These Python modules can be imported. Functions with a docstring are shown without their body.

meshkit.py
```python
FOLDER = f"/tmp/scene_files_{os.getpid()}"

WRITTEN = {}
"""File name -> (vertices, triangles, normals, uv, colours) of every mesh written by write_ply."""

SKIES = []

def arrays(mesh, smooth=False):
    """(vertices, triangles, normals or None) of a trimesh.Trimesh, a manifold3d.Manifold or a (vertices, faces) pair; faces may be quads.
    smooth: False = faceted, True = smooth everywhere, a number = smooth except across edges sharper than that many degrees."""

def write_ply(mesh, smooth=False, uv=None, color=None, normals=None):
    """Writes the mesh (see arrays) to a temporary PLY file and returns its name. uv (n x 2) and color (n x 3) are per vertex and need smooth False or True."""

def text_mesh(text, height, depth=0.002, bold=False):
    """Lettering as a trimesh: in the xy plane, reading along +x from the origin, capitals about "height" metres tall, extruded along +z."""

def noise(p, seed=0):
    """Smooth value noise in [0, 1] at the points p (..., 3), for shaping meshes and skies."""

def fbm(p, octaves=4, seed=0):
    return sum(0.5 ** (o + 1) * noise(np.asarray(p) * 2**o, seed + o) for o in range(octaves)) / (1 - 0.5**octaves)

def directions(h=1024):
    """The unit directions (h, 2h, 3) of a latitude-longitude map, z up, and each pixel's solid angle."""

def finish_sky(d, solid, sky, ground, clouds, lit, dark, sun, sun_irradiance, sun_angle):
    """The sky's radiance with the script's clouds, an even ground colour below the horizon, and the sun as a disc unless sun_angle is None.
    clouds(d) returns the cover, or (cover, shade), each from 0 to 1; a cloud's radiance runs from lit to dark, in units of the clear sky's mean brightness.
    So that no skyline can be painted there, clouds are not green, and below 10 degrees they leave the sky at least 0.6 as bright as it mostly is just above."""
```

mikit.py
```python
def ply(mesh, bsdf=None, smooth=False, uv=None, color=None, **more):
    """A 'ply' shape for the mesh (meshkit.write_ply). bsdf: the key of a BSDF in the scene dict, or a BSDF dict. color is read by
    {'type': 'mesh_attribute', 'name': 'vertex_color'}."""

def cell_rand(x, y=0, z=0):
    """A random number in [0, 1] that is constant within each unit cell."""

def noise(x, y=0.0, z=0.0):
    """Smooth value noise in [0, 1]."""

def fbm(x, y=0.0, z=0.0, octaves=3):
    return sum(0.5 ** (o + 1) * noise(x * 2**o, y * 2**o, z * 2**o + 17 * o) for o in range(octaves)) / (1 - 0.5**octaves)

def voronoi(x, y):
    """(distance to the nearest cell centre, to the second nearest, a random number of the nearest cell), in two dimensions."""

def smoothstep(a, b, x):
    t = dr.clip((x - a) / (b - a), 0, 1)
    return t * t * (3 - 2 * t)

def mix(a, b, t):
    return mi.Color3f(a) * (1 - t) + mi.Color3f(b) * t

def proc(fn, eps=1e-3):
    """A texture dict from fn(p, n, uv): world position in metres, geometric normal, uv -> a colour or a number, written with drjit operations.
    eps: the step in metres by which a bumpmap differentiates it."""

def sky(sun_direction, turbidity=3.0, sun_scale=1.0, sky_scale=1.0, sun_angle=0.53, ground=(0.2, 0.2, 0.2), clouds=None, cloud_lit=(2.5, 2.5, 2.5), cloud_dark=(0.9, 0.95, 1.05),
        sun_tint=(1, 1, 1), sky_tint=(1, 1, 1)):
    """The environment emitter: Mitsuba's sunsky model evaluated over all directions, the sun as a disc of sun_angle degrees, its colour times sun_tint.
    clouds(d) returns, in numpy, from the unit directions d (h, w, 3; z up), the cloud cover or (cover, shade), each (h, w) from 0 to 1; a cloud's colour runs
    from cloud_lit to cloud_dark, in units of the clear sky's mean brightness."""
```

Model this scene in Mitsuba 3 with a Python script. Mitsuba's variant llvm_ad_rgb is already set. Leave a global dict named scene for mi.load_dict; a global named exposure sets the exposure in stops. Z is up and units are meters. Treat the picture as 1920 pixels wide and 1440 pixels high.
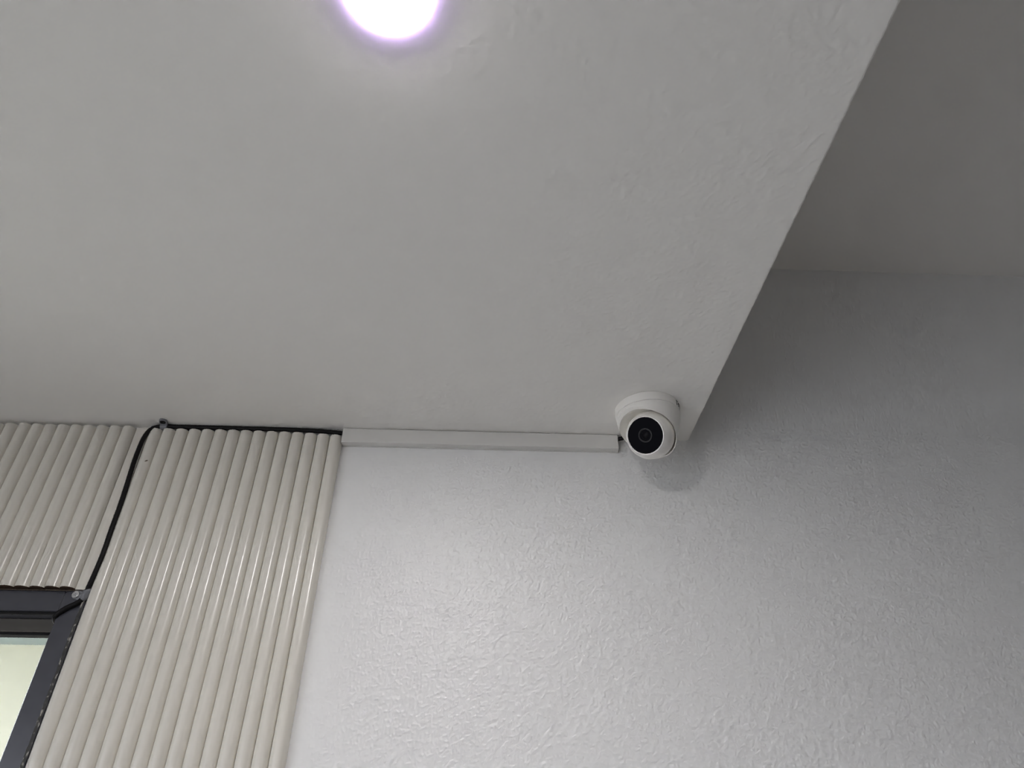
import math, random
import numpy as np, trimesh, manifold3d as m3, mitsuba as mi, drjit as dr
from shapely.geometry import Polygon, box as sbox
import mikit, meshkit
from mikit import proc, noise, fbm, smoothstep, mix, ply

random.seed(3)
T = mi.ScalarTransform4f
scene, labels = {'type': 'scene'}, {}

# ------------------------------------------------------------------ camera, sky, exposure
EYE = np.array([0.0, 0.0, 1.80])
RIGHT, DOWN, FWD = (np.array(v) for v in ((0.99933, -0.03601, 0.00667), (0.02632, 0.57963, -0.81445), (0.02547, 0.81408, 0.58019)))
scene['camera'] = {'type': 'perspective', 'fov': math.degrees(2 * math.atan(960 / 1272.55)), 'fov_axis': 'x', 'near_clip': 0.01, 'far_clip': 200.0,
                   'to_world': T().look_at(origin=EYE.tolist(), target=(EYE + FWD).tolist(), up=(-DOWN).tolist())}
scene['sky'] = mikit.sky((-0.5, -0.3, 0.8), turbidity=4.0, sun_scale=0.0, sky_scale=1.0, ground=(0.30, 0.30, 0.29),
                         clouds=lambda d: np.ones(d.shape[:2]), cloud_lit=(0.98, 1.03, 1.14), cloud_dark=(0.9, 0.95, 1.0))
exposure = 5.52
LAMP = 11.0

# ------------------------------------------------------------------ measures (metres; z up, the wall in view is y = D)
D = 1.0786            # front wall plane
ZC = 2.450            # underside of the lowered ceiling
XE = 0.364            # free edge of the lowered ceiling
ZU = 2.907            # upper ceiling
X0, X1, Y0 = -1.80, 4.00, -2.60
WX0, WX1, WZ0, WZ1 = -1.50, -0.6254, 0.95, 2.1476   # window frame outside

# ------------------------------------------------------------------ materials
def pr(color, rough=0.5, spec=0.5, **k):
    c = color if isinstance(color, dict) else {'type': 'rgb', 'value': list(color)}
    return {'type': 'principled', 'base_color': c, 'roughness': rough, 'specular': spec, **k}
def mat(name, d, two=True):
    scene[name] = {'type': 'twosided', 'bsdf': d} if two else d
mat('wall_paint', pr((0.74, 0.74, 0.735), 0.36, 0.27))
mat('ceiling_paint', pr((0.76, 0.745, 0.715), 0.6, 0.3))
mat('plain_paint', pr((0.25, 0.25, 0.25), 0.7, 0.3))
mat('floor_tile', pr(proc(lambda p, n, uv: mix((0.25, 0.23, 0.205), (0.20, 0.185, 0.165), fbm(p.x * 6, p.y * 6, 0, octaves=3))), 0.4))
mat('pavement_mat', pr((0.36, 0.35, 0.33), 0.9, 0.2))
mat('slat_mat', pr(proc(lambda p, n, uv: mix((0.66, 0.635, 0.58), (0.61, 0.585, 0.53), noise(p.x * 300, p.y * 300, p.z * 9))), 0.25, 0.5))
mat('core_mat', pr(proc(lambda p, n, uv: mix((0.055, 0.035, 0.022), (0.025, 0.016, 0.012), noise(p.x * 900, p.y * 900, p.z * 900))), 0.85, 0.1))
mat('backing_mat', pr((0.20, 0.165, 0.13), 0.8, 0.1))
mat('frame_mat', pr(proc(lambda p, n, uv: mix((0.042, 0.043, 0.055), (0.058, 0.060, 0.073), fbm(p.x * 40, p.y * 40, p.z * 40, octaves=3))), 0.30, 0.55))
mat('sash_mat', pr((0.125, 0.117, 0.104), 0.5, 0.4))
mat('gasket_mat', pr((0.012, 0.012, 0.013), 0.8, 0.2))
mat('sealant_mat', pr(proc(lambda p, n, uv: mix((0.05, 0.05, 0.048), (0.42, 0.40, 0.36), smoothstep(0.52, 0.74, fbm(p.x * 300, p.y * 300, p.z * 95, octaves=4)))), 0.7, 0.3))
scene['pane_mat'] = {'type': 'thindielectric', 'int_ior': 1.5}
mat('cream_paint', pr((0.84, 0.82, 0.66), 0.8, 0.2))
mat('blue_grey_paint', pr((0.30, 0.355, 0.355), 0.8, 0.2))
mat('white_plastic', pr((0.78, 0.765, 0.73), 0.38, 0.5))
mat('trunk_plastic', pr((0.63, 0.62, 0.595), 0.45, 0.45))
mat('black_rubber', pr((0.006, 0.0055, 0.006), 0.5, 0.18))
mat('black_glass', pr((0.002, 0.002, 0.004), 0.12, 0.02))
mat('lens_mat', pr((0.006, 0.006, 0.008), 0.2, 0.06))
mat('lens_ring_mat', pr((0.020, 0.020, 0.022), 0.45, 0.3))
mat('ink_mat', pr((0.03, 0.03, 0.032), 0.6, 0.3))
mat('grey_plastic', pr((0.17, 0.175, 0.19), 0.4, 0.45))
mat('black_screw', pr((0.005, 0.005, 0.005), 0.5, 0.15))
mat('steel_mat', pr((0.72, 0.72, 0.73), 0.22, 0.5, metallic=1.0))
mat('chip_mat', pr((0.14, 0.11, 0.08), 0.8, 0.2))

# ------------------------------------------------------------------ mesh helpers
def rbox(a, b, c=0.0):
    """A box from corner a to corner b with its edges chamfered by c."""
    a, b = np.minimum(a, b), np.maximum(a, b)
    if c <= 0:
        return trimesh.creation.box(extents=b - a, transform=trimesh.transformations.translation_matrix((a + b) / 2))
    h, pts = (b - a) / 2, []
    for s in np.ndindex(2, 2, 2):
        sg = np.array(s) * 2 - 1
        for k in range(3):
            q = h - c
            q[k] = h[k]
            pts.append(sg * q + (a + b) / 2)
    return trimesh.convex.convex_hull(np.array(pts))
def tube(points, r, n=14, closed_caps=True, dense=6):
    from scipy.interpolate import PchipInterpolator
    P = np.asarray(points, float)
    if dense:
        t = np.r_[0, np.cumsum(np.linalg.norm(np.diff(P, axis=0), axis=1))]
        P = PchipInterpolator(t, P)(np.linspace(0, t[-1], dense * len(P)))
    d = np.gradient(P, axis=0)
    d /= np.linalg.norm(d, axis=1, keepdims=True)
    u = np.cross(d[0], [0.3, 0.2, 0.93]); u /= np.linalg.norm(u)
    rings, a = [], np.linspace(0, 2 * np.pi, n, endpoint=False)
    for k in range(len(P)):
        u = u - d[k] * (u @ d[k]); u /= np.linalg.norm(u)
        w = np.cross(d[k], u)
        rings.append(P[k] + r * (np.cos(a)[:, None] * u + np.sin(a)[:, None] * w))
    V, F = np.vstack(rings), []
    for k in range(len(P) - 1):
        for i in range(n):
            j = (i + 1) % n
            F += [[k * n + i, k * n + j, (k + 1) * n + j], [k * n + i, (k + 1) * n + j, (k + 1) * n + i]]
    c0, c1 = len(V), len(V) + 1
    V = np.vstack([V, P[:1], P[-1:]])
    for i in range(n):
        j = (i + 1) % n
        F += [[c0, j, i], [c1, (len(P) - 1) * n + i, (len(P) - 1) * n + j]]
    return trimesh.Trimesh(V, F, process=False)
def mf(mesh):
    return m3.Manifold(m3.Mesh(np.asarray(mesh.vertices, np.float32), np.asarray(mesh.faces, np.uint32)))
def tm(man):
    m = man.to_mesh()
    return trimesh.Trimesh(np.asarray(m.vert_properties)[:, :3], np.asarray(m.tri_verts), process=True)
def lathe(profile, origin, axis, n=64):
    """(r, h) pairs turned about the axis through origin."""
    m = trimesh.creation.revolve(np.array(profile), sections=n)
    if m.volume < 0: m.invert()
    m.apply_transform(trimesh.geometry.align_vectors([0, 0, 1], axis))
    m.apply_translation(origin)
    return m
def obj(key, mesh, m, parent=None, smooth=30, label=None, cat=None, group=None, kind=None, **more):
    key = (parent + '__' if parent else '') + key
    base, k = key, 0
    while key in scene or any(s.startswith(key + '__') for s in scene):
        k += 1
        key = f'{base}_{k:03d}'
    scene[key] = ply(mesh, m, smooth=smooth, **more) if not isinstance(mesh, dict) else mesh
    tag(key, label, cat, group, kind)
    return key
def tag(key, label=None, cat=None, group=None, kind=None):
    d = {k: v for k, v in (('label', label), ('category', cat), ('group', group), ('kind', kind)) if v}
    if d: labels[key] = {**labels.get(key, {}), **d}
def struct(key, mesh, m, label, smooth=False, parent=None):
    return obj(key, mesh, m, parent, smooth, label, None, None, 'structure')

# ------------------------------------------------------------------ the setting
def ss(a, b, x):
    t = np.clip((x - a) / (b - a), 0, 1)
    return t * t * (3 - 2 * t)
def n2(u, v, seed):
    return meshkit.noise(np.stack([u, v, np.full_like(u, 0.37 * seed)], -1), seed)
def wall_relief(x, z):
    """Height in metres of the sprayed and rolled paint on the plaster."""
    wx, wz = x + 0.003 * n2(x * 110, z * 110, 1), z + 0.003 * n2(x * 110, z * 110, 2)
    blob = ss(0.50, 0.64, 0.6 * n2(wx * 190, wz * 240, 3) + 0.4 * n2(wx * 380, wz * 440, 4))
    peel = ss(0.25, 0.80, 0.65 * n2(wx * 360, wz * 390, 5) + 0.35 * n2(x * 560, z * 600, 6))
    drop = ss(0.86, 0.96, n2(wx * 110, wz * 110, 7))
    flat = ss(-0.272, -0.17, x + 0.05 * (n2(x * 9, z * 9, 8) - 0.5))       # brushed smooth beside the fluted panel
    under = np.where(x < 0.235, ss(2.420, 2.385, z), 1.0)                     # and in a band under the trunking
    return (0.00040 * blob * (0.45 + 0.55 * flat) + 0.00044 * peel * (0.10 + 0.90 * flat) + 0.0006 * drop * (0.4 + 0.6 * flat)) * (0.1 + 0.9 * under)
def ceiling_relief(x, y):
    side = 0.18 + 0.82 * ss(-0.25, 0.25, x + 0.5 * (y - 0.75))
    side = np.maximum(side, 0.75 * ss(0.80, 1.02, y))
    soft = ss(0.30, 0.75, 0.65 * n2(x * 210, y * 210, 11) + 0.35 * n2(x * 400, y * 400, 12))
    return 0.00042 * soft * side + 0.0006 * ss(0.3, 0.8, n2(x * 9, y * 9, 13)) * 0.25
def sheet(P, keep=None):
    """A grid of points (a, b, 3) as triangles; keep (a-1, b-1) says which cells stay."""
    a, b = P.shape[:2]
    k = np.arange(a * b).reshape(a, b)
    q = np.stack([k[:-1, :-1], k[1:, :-1], k[1:, 1:], k[:-1, 1:]], -1)
    q = q[keep] if keep is not None else q.reshape(-1, 4)
    return trimesh.Trimesh(P.reshape(-1, 3), np.vstack([q[:, [0, 1, 2]], q[:, [0, 2, 3]]]), process=False)
gx = np.unique(np.round(np.r_[X0, WX0 + 0.01, WX1 - 0.01, np.arange(-0.285, 0.85, 0.00105), np.arange(0.85, 0.95, 0.0014), np.arange(0.95, 1.25, 0.002), X1], 6))
gz = np.unique(np.round(np.r_[0, WZ0 + 0.01, 1.60, np.arange(1.62, 1.80, 0.003), np.arange(1.80, 1.90, 0.0016), np.arange(1.90, 2.48, 0.00105), np.arange(2.48, 2.92, 0.003), 3.0], 6))
Xg, Zg = np.meshgrid(gx, gz, indexing='ij')
fine = (Xg > -0.29) & (Xg < 1.26) & (Zg > 1.62) & (Zg < 2.93)
Hg = np.where(fine, wall_relief(Xg, Zg), 0.0)
cx_, cz_ = (gx[:-1] + gx[1:]) / 2, (gz[:-1] + gz[1:]) / 2
hole = ((cx_ > WX0 + 0.01) & (cx_ < WX1 - 0.01))[:, None] & ((cz_ > WZ0 + 0.01) & (cz_ < WZ1 - 0.02))[None]
front = sheet(np.stack([Xg, D - Hg, Zg], -1), ~hole)
wall = trimesh.creation.extrude_polygon(Polygon([(X0, 0), (X1, 0), (X1, 3.05), (X0, 3.05)], [[(WX0, WZ0), (WX1, WZ0), (WX1, WZ1), (WX0, WZ1)]]), 0.149)
wall.apply_transform(np.array([[1, 0, 0, 0], [0, 0, -1, D + 0.15], [0, 1, 0, 0], [0, 0, 0, 1.0]]))
struct('wall_front', wall, 'wall_paint', 'white stippled plaster wall behind the security camera')
obj('paint_coat', front, 'wall_paint', 'wall_front', 40)
r = 0.004
px = np.unique(np.round(np.r_[X0, -1.0, np.arange(-0.52, XE - r, 0.0015)], 6))
prof_ = [(x, ZC, 0.0, -1.0) for x in px if x < XE - r - 0.0005] + [(XE - r + r * math.sin(t), ZC + r - r * math.cos(t), math.sin(t), -math.cos(t)) for t in np.linspace(0, math.pi / 2, 8)]
prof_ += [(XE, z, 1.0, 0.0) for z in np.r_[ZC + 0.006, ZC + 0.03, ZU + 0.05]]
prof_ = np.array(prof_)
gy = np.unique(np.round(np.r_[Y0, -0.5, 0.20, np.arange(0.26, D, 0.0015), D + 0.003], 6))
U, Yg = np.meshgrid(prof_[:, 0], gy, indexing='ij')
Hc = np.where((U > -0.55) & (Yg > 0.23), ceiling_relief(U, Yg), 0.0)
P = np.stack([U + prof_[:, 2, None] * Hc, Yg, np.broadcast_to(prof_[:, 1, None], U.shape) + prof_[:, 3, None] * Hc], -1)
slab = rbox((X0, Y0, ZC + 0.001), (XE - 0.001, D, ZU + 0.1))
under_ = sheet(P[:, ::-1])
struct('ceiling', slab, 'ceiling_paint', 'lowered white textured ceiling with a straight free edge on the right')
obj('paint_coat', under_, 'ceiling_paint', 'ceiling', 40)
struct('ceiling_upper', rbox((XE, Y0, ZU), (X1, D, ZU + 0.1)), 'ceiling_paint', 'higher ceiling in shade beyond the edge of the lowered one')
struct('floor', rbox((X0, Y0, -0.1), (X1, D, 0)), 'floor_tile', 'dark beige floor')
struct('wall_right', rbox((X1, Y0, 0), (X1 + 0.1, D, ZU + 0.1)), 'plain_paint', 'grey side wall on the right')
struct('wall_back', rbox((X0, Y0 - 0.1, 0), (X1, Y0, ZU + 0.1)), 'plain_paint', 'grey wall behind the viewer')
OY0, OY1, OZ0, OZ1 = -2.55, 0.25, 0.15, 2.06
lw = trimesh.creation.extrude_polygon(Polygon([(Y0, 0), (D, 0), (D, 3.0), (Y0, 3.0)], [[(OY0, OZ0), (OY1, OZ0), (OY1, OZ1), (OY0, OZ1)]]), 0.12)
lw.apply_transform(np.array([[0, 0, 1, X0 - 0.12], [1, 0, 0, 0], [0, 1, 0, 0], [0, 0, 0, 1.0]]))
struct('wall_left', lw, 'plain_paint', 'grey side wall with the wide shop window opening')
# the room beyond the window
BY, BZ = 2.53, 2.4246
struct('wall_beyond', rbox((-2.2, BY, 0), (0.2, BY + 0.1, BZ)), 'cream_paint', 'cream wall of the room seen through the window')
struct('ceiling_beyond', rbox((-2.2, D + 0.15, BZ), (0.2, BY + 0.1, BZ + 0.1)), 'blue_grey_paint', 'pale blue-grey ceiling of the room beyond the window')
struct('floor_beyond', rbox((-2.2, D + 0.15, -0.1), (0.2, BY, 0)), 'floor_tile', 'beige floor of the room beyond the window')
struct('wall_beyond_right', rbox((0.2, D + 0.15, 0), (0.3, BY + 0.1, BZ + 0.1)), 'cream_paint', 'cream end wall of the room beyond the window')
struct('ground', rbox((-40, -40, -0.22), (40, 40, -0.12)), 'pavement_mat', 'grey paved ground outside')

# ------------------------------------------------------------------ window (black aluminium)
FY = D - 0.003
W = 'window_1'
tag(W, 'dark anthracite aluminium window with a clear pane, below the short fluted panel', kind='structure')
IX1 = -0.6606
obj('stile', rbox((IX1, FY, WZ0), (WX1, D + 0.075, WZ1), 0.0012), 'frame_mat', W, False)
obj('stile', rbox((WX0, FY, WZ0), (WX0 + 0.035, D + 0.075, WZ1), 0.0012), 'frame_mat', W, False)
obj('head_rail', rbox((WX0 + 0.035, FY + 0.0004, 2.1159), (IX1 - 0.0004, D + 0.075, WZ1), 0.0012), 'frame_mat', W, False)
obj('sill_rail', rbox((WX0 + 0.035, FY + 0.0004, WZ0), (IX1 - 0.0004, D + 0.075, WZ0 + 0.03), 0.0012), 'frame_mat', W, False)
obj('gasket', rbox((WX0 + 0.035, FY + 0.004, 2.1120), (IX1 - 0.0004, FY + 0.009, 2.1159)), 'gasket_mat', W, False)
obj('sash_rail', rbox((WX0 + 0.036, D + 0.038, 2.0955), (IX1 - 0.001, D + 0.062, 2.1158), 0.001), 'sash_mat', W, False)
obj('glazing_bead', rbox((WX0 + 0.036, D + 0.041, 2.0915), (IX1 - 0.001, D + 0.059, 2.0955)), 'gasket_mat', W, False)
obj('pane', rbox((WX0 + 0.03, D + 0.0498, WZ0 + 0.028), (IX1 + 0.003, D + 0.0502, 2.0935)).slice_plane([0, D + 0.0499, 0], [0, -1, 0]), 'pane_mat', W, False)
zz = np.linspace(WZ0, 2.146, 300)
rng = np.random.default_rng(5)
bead = []
for k in range(len(zz)):
    w = 0.0030 + 0.0014 * rng.random(); h = 0.0035 + 0.003 * rng.random()
    bead.append([(WX1 - 0.0012 - w, FY), (WX1 - 0.0012 - w * 0.5, FY - h * 0.7), (WX1 + 0.0025, FY - h)])
V, F = [], []
for k, b in enumerate(bead):
    V += [(x, y, zz[k]) for x, y in b]
    if k:
        for i in range(2):
            a = 3 * (k - 1) + i
            F += [[a, a + 1, a + 4], [a, a + 4, a + 3]]
obj('sealant', trimesh.Trimesh(V, F, process=False), 'sealant_mat', W, False, label='ragged sealant bead with paint specks')

# ------------------------------------------------------------------ fluted wall panels
PITCH = 0.02312
def slat_profile(w, b, back=0.0, front=0.003):
    """A half-round flute: x across, depth towards the room."""
    t = np.linspace(0, math.pi, 17)
    pts = [(-w, back)] + [(-w * math.copysign(abs(math.cos(a)), math.cos(a)), front + b * math.sin(a)) for a in t] + [(w, back)]
    return Polygon(pts)
prof = slat_profile(PITCH / 2 - 0.0004, 0.0110)
def upright(poly, x, z0, z1, y=D - 0.003):
    """Extrudes a (across, depth) profile from z0 to z1, its back at y."""
    m = trimesh.creation.extrude_polygon(poly, z1 - z0)
    m.apply_transform(np.array([[1, 0, 0, x], [0, -1, 0, y], [0, 0, 1, z0], [0, 0, 0, 1.0]]))
    m.invert()
    return m
P1 = 'fluted_panel'
tag(P1, 'short beige fluted wall panel above the dark window, with raw brown lower ends', 'wall panel')
LX = -0.6462
for k in range(36):
    x = LX - PITCH * (k + 0.5)
    z0 = 2.1500 + 0.0006 * random.random()
    s = obj('slat', upright(prof, x, z0, 2.4432 - 0.0012 * random.random()), 'slat_mat', P1, 40)
    obj('core_end', upright(slat_profile(PITCH / 2 - 0.0006, 0.0106), x, z0 - 0.0014 - 0.0007 * random.random(), z0), 'core_mat', s, 40, label='raw brown cut end')
obj('joining_strip', upright(Polygon([(-0.0118, 0), (-0.0118, 0.0035), (-0.0105, 0.0056), (0.0085, 0.0064), (0.0118, 0.0045), (0.0118, 0)]), LX + 0.0125, 2.1482, 2.4432), 'slat_mat', P1, 20, label='flat beige edge strip under the cable')
obj('backing', rbox((LX - PITCH * 36, D - 0.003, 2.1480), (LX + 0.025, D - 0.0002, 2.4435)), 'backing_mat', P1, False)
P2 = 'fluted_panel_001'
tag(P2, 'tall beige fluted wall panel between the dark window and the white plaster wall', 'wall panel')
tops = np.interp(np.linspace(-0.60, -0.285, 15), [-0.6, -0.58, -0.46, -0.35, -0.285], [2.4390, 2.4392, 2.4398, 2.4378, 2.4345])
for k in range(15):
    x = -0.6201 + PITCH * (k + 0.5)
    s = obj('slat', upright(prof, x, 0.01, tops[k]), 'slat_mat', P2, 40)
    if k == 0:
        chip = trimesh.creation.icosphere(subdivisions=2, radius=1)
        chip.apply_scale([0.0030, 0.0005, 0.0010]); chip.apply_transform(trimesh.transformations.rotation_matrix(-0.3, [0, 1, 0]))
        chip.apply_translation([-0.603, D - 0.0160, 2.3726])
        obj('scuff', chip, 'chip_mat', s, True, label='small brown scuff mark')
obj('backing', rbox((-0.6201, D - 0.003, 0.01), (-0.6201 + PITCH * 15 - 0.001, D - 0.0006, 2.434)), 'backing_mat', P2, False)

# ------------------------------------------------------------------ cable trunking
TR = 'cable_trunking'
tag(TR, 'white rectangular plastic cable trunking along the top of the white plaster wall', 'cable trunking')
obj('base', rbox((-0.2726, D - 0.0045, 2.4192), (0.2284, D - 0.0002, 2.4488), 0.0004), 'trunk_plastic', TR, False)
cov = trimesh.util.concatenate([rbox((-0.2730, D - 0.0165, 2.4195), (0.2280, D - 0.0150, 2.4485), 0.0006), rbox((-0.2730, D - 0.0160, 2.4195), (0.2280, D - 0.0050, 2.4210), 0.0003), rbox((-0.2730, D - 0.0160, 2.4470), (0.2280, D - 0.0050, 2.4485), 0.0003)])
obj('cover', cov, 'trunk_plastic', TR, False)

# ------------------------------------------------------------------ security camera (turret)
CX, CY = 0.2655, 0.977
BALL = np.array([CX, CY, 2.3975])
N = np.array([-0.545, -0.711, -0.458]); N /= np.linalg.norm(N)         # where the lens looks
AZ = np.array([N[0], N[1], 0]); AZ /= np.linalg.norm(AZ)
CAM = 'security_camera'
tag(CAM, 'white turret security camera with black round lens window under the lowered ceiling', 'security camera')
bs = obj('base', lathe([(0, 0), (0.0548, 0), (0.0552, -0.0006), (0.0550, -0.0150), (0.0543, -0.0158), (0, -0.0158)], (CX, CY, ZC), (0, 0, 1), 96), 'white_plastic', CAM, 30)
RB = 0.0406
shell = m3.Manifold.batch_hull([m3.Manifold.cylinder(0.010, 0.0535, 0.0541, 96).translate((CX, CY, ZC - 0.0262)),
                                m3.Manifold.sphere(RB + 0.0044, 96).translate(tuple(BALL))])
NC = np.array([-0.80, -0.60, 0.0]) * math.cos(math.radians(57)) + np.array([0, 0, -math.sin(math.radians(57))])
half = mf(rbox((-0.2, -0.2, 0), (0.2, 0.2, 0.2)))
Rm = trimesh.geometry.align_vectors([0, 0, 1], NC)
Mx = np.eye(4); Mx[:3, :3] = Rm[:3, :3]; Mx[:3, 3] = BALL + 0.0040 * NC
shell = shell - half.transform(Mx[:3])
shell = shell - m3.Manifold.sphere(RB + 0.0026, 96).translate(tuple(BALL))
up = np.cross(NC, np.cross([0, 0, 1.0], NC)); up /= np.linalg.norm(up)
shell = shell - m3.Manifold.sphere(0.0520, 96).translate(tuple(BALL + 0.0062 * up + 0.0215 * NC))      # the hollow over the eyeball
obj('cover', tm(shell), 'white_plastic', CAM, 25)
rd = 0.0303
hd = math.sqrt(RB ** 2 - (rd + 0.0022) ** 2)
a0 = math.asin((rd + 0.0022) / RB)
arc = [(RB * math.sin(a), RB * math.cos(a)) for a in np.linspace(math.pi * 0.80, a0, 40)]
eye = obj('eyeball', lathe([(0, arc[0][1])] + arc + [(rd + 0.0021, hd + 0.0006), (rd + 0.0004, hd + 0.0008), (rd, hd + 0.0002), (rd, hd - 0.002), (0, hd - 0.002)], BALL, N, 96), 'white_plastic', CAM, 35)
g = obj('front_glass', lathe([(0, hd - 0.0015), (rd - 0.0001, hd - 0.0015), (rd - 0.0001, hd - 0.0003), (rd - 0.0008, hd + 0.0001), (0, hd + 0.0001)], BALL, N, 72), 'black_glass', CAM, 30, label='round black front window')
obj('lens_ring', lathe([(0.0095, hd + 0.0001), (0.0122, hd + 0.0001), (0.0118, hd + 0.0007), (0.0108, hd + 0.0008), (0.0095, hd + 0.0001)], BALL, N, 48), 'lens_ring_mat', g, 30)
obj('lens', lathe([(0.0001, hd + 0.0012), (0.003, hd + 0.0010), (0.0055, hd + 0.0004), (0.0065, hd + 0.0001), (0, hd + 0.0001)], BALL, N, 48), 'lens_mat', g, True)
txt = meshkit.text_mesh('TVT', 0.0085, 0.0004, bold=True)
V = np.array(txt.vertices)
ang = math.radians(-43) + V[:, 0] / 0.0550
rad = 0.0550 + V[:, 2]
txt.vertices = np.c_[CX + rad * np.cos(ang), CY + rad * np.sin(ang), ZC - 0.0122 + V[:, 1]]
obj('lettering', txt, 'ink_mat', bs, False, label='dark printed letters TVT')

# ------------------------------------------------------------------ cable and its clips
CR = 0.0039
cable = [(0.262, 1.030, 2.440), (0.246, 1.052, 2.4415), (0.232, 1.0660, 2.4425), (0.215, 1.0688, 2.4400), (0.18, 1.0690, 2.4370), (0.10, 1.0690, 2.4345), (0.0, 1.0690, 2.434), (-0.15, 1.0690, 2.436), (-0.25, 1.0688, 2.4396), (-0.2755, 1.0684, 2.4415), (-0.3000, 1.0678, 2.4432), (-0.3243, 1.0672, 2.4444),
         (-0.4113, 1.0670, 2.4456), (-0.5070, 1.0670, 2.4457), (-0.5740, 1.0668, 2.4457), (-0.5970, 1.0660, 2.4453), (-0.6090, 1.0645, 2.4424), (-0.6190, 1.0640, 2.4318), (-0.6238, 1.0645, 2.4100), (-0.6244, 1.0645, 2.3812), (-0.6230, 1.0640, 2.3510),
         (-0.6206, 1.0630, 2.3200), (-0.6188, 1.0622, 2.2834), (-0.6184, 1.0620, 2.2446), (-0.6174, 1.0620, 2.2056), (-0.6196, 1.0635, 2.1718), (-0.6230, 1.0664, 2.1500), (-0.6258, 1.0700, 2.1375),
         (-0.6320, 1.0712, 2.1290), (-0.6476, 1.0714, 2.1195), (-0.6585, 1.0725, 2.1108), (-0.6640, 1.0790, 2.1052), (-0.6662, 1.0950, 2.1030), (-0.6670, 1.1120, 2.1035)]
obj('cable', tube(cable, CR), 'black_rubber', None, 40, 'thin black cable from the security camera along the ceiling to the window corner', 'cable')
def ring(center, axis, ro, ri, length):
    m = lathe([(ri, -length / 2), (ro - 0.0004, -length / 2), (ro, -length / 2 + 0.0004), (ro, length / 2 - 0.0004), (ro - 0.0004, length / 2), (ri, length / 2), (ri, -length / 2)], center, axis, 40)
    return m
C1 = 'cable_clip'
tag(C1, 'small dark grey cable clip with black screw under the ceiling', 'cable clip')
c = np.array([-0.5945, 1.0662, 2.4453])
sx, sy = -0.5928, 1.0530
plate = m3.Manifold.batch_hull([m3.Manifold.cylinder(0.0036, 0.0066, 0.0070, 40).translate((sx, sy, 2.4462)), mf(rbox((c[0] - 0.0062, 1.060, 2.4450), (c[0] + 0.0062, 1.0655, 2.4498)))])
body = plate + mf(ring(c, (1, 0, 0), 0.0056, 0.0036, 0.0124))
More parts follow.
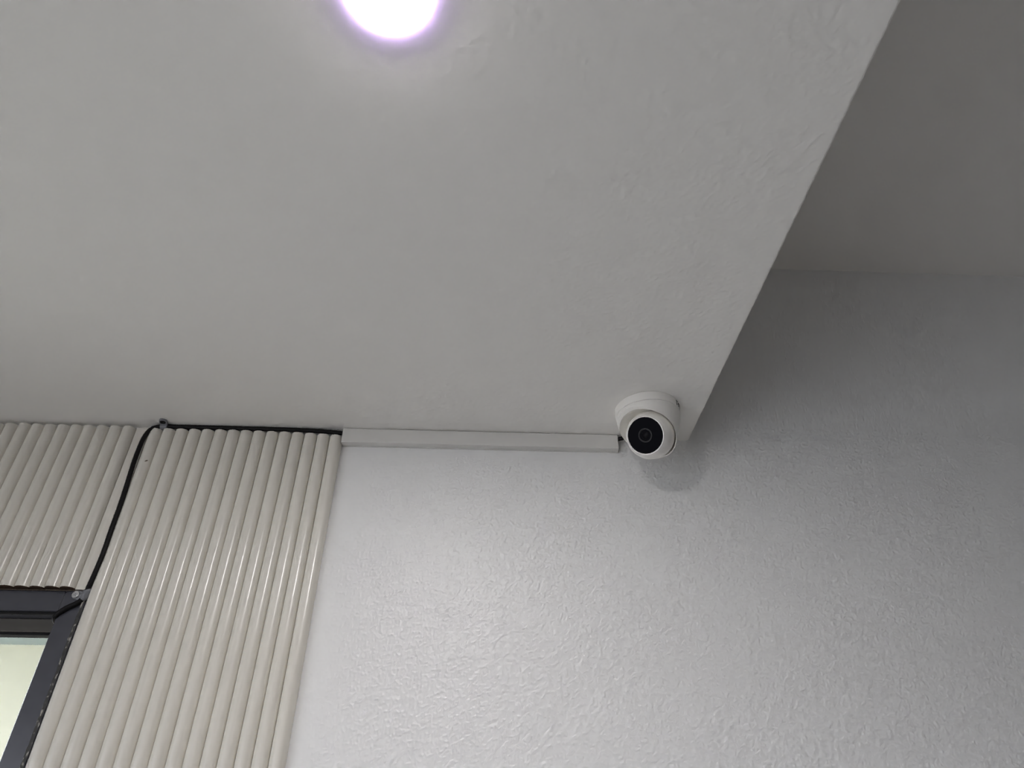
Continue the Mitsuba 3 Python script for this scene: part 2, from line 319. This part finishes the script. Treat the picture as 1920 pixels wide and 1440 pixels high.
obj('body', tm(body), 'grey_plastic', C1, 30)
obj('screw', lathe([(0, 0.001), (0.0049, 0.001), (0.0051, 0), (0.0044, -0.0009), (0.0022, -0.0011), (0.0018, -0.0004), (0, -0.0004)], (sx, sy, 2.4459), (0, 0, 1), 32), 'black_screw', C1, 30, label='black screw head')
C2 = 'cable_clip_001'
tag(C2, 'grey cable clip with shiny crosshead screw on the dark window frame corner', 'cable clip')
sc_ = np.array([-0.6420, FY, 2.1408])
pl_ = m3.Manifold.batch_hull([m3.Manifold.cylinder(0.0025, 0.0068, 0.0062, 32).rotate((90, 0, 0)).translate((sc_[0], FY, sc_[2])),
                              mf(rbox((-0.634, FY - 0.0025, 2.1325), (-0.626, FY, 2.1455)))])
d_ = np.array([-0.0035, 0.0, -0.0125]); d_ /= np.linalg.norm(d_)
hump = m3.Manifold.batch_hull([m3.Manifold.sphere(0.0054, 24).translate((-0.6228, 1.0684, 2.1455)), m3.Manifold.sphere(0.0054, 24).translate((-0.6262, 1.0700, 2.1358)),
                               m3.Manifold.sphere(0.0024, 24).translate((-0.6330, FY - 0.0012, 2.1435)), m3.Manifold.sphere(0.0024, 24).translate((-0.6345, FY - 0.0012, 2.1350))])
hump = hump - mf(tube(cable[24:30], CR + 0.0003, 20)) - mf(rbox((-0.66, FY, 2.10), (-0.60, FY + 0.02, 2.16)))
obj('body', tm(pl_ + hump), 'grey_plastic', C2, 35)
head = mf(lathe([(0, 0), (0.0056, 0), (0.0058, 0.0008), (0.0052, 0.0018), (0.0042, 0.0019), (0.0037, 0.0011), (0, 0.0013)], (0, 0, 0), (0, 0, 1), 40))
for a in (20, 110):
    head = head - m3.Manifold.cube((0.0060, 0.0014, 0.003), True).rotate((0, 0, a)).translate((0, 0, 0.0014))
head = tm(head); head.apply_transform(trimesh.geometry.align_vectors([0, 0, 1], [0, -1, 0])); head.apply_translation((sc_[0], FY - 0.0024, sc_[2]))
obj('screw', head, 'steel_mat', C2, 30, label='shiny steel crosshead screw')

# ------------------------------------------------------------------ ceiling lamp
LPX, LPY = -0.1062, 0.2982
L = 'downlight'
tag(L, 'small round ceiling lamp, lit bright white, in the lowered ceiling', 'ceiling lamp')
obj('bezel', lathe([(0.0385, 0.0), (0.0403, 0.0), (0.0403, -0.0012), (0.0398, -0.0017), (0.0385, -0.0017), (0.0385, 0.0)], (LPX, LPY, ZC), (0, 0, 1), 72), 'white_plastic', L, 30)
dome = [(0.0001, -0.0058)] + [(0.0384 * math.sin(t), -0.0022 - 0.0036 * math.cos(t)) for t in np.linspace(0.1, math.pi / 2, 10)] + [(0.0384, -0.0002), (0.0001, -0.0002)]
obj('diffuser', lathe(dome, (LPX, LPY, ZC), (0, 0, 1), 96), 'white_plastic', L, True, label='glowing white diffuser',
    emitter={'type': 'area', 'radiance': {'type': 'rgb', 'value': [LAMP * 1.02, LAMP * 0.985, LAMP * 0.97]}})
obj('light_ring', lathe([(0.0379, -0.0030), (0.0386, -0.0034), (0.0396, -0.0032), (0.0402, -0.0024), (0.0386, -0.0019), (0.0379, -0.0030)], (LPX, LPY, ZC), (0, 0, 1), 96), 'white_plastic', L, True, label='glowing lavender edge ring',
    emitter={'type': 'area', 'radiance': {'type': 'rgb', 'value': [LAMP * 0.050, LAMP * 0.034, LAMP * 0.078]}})
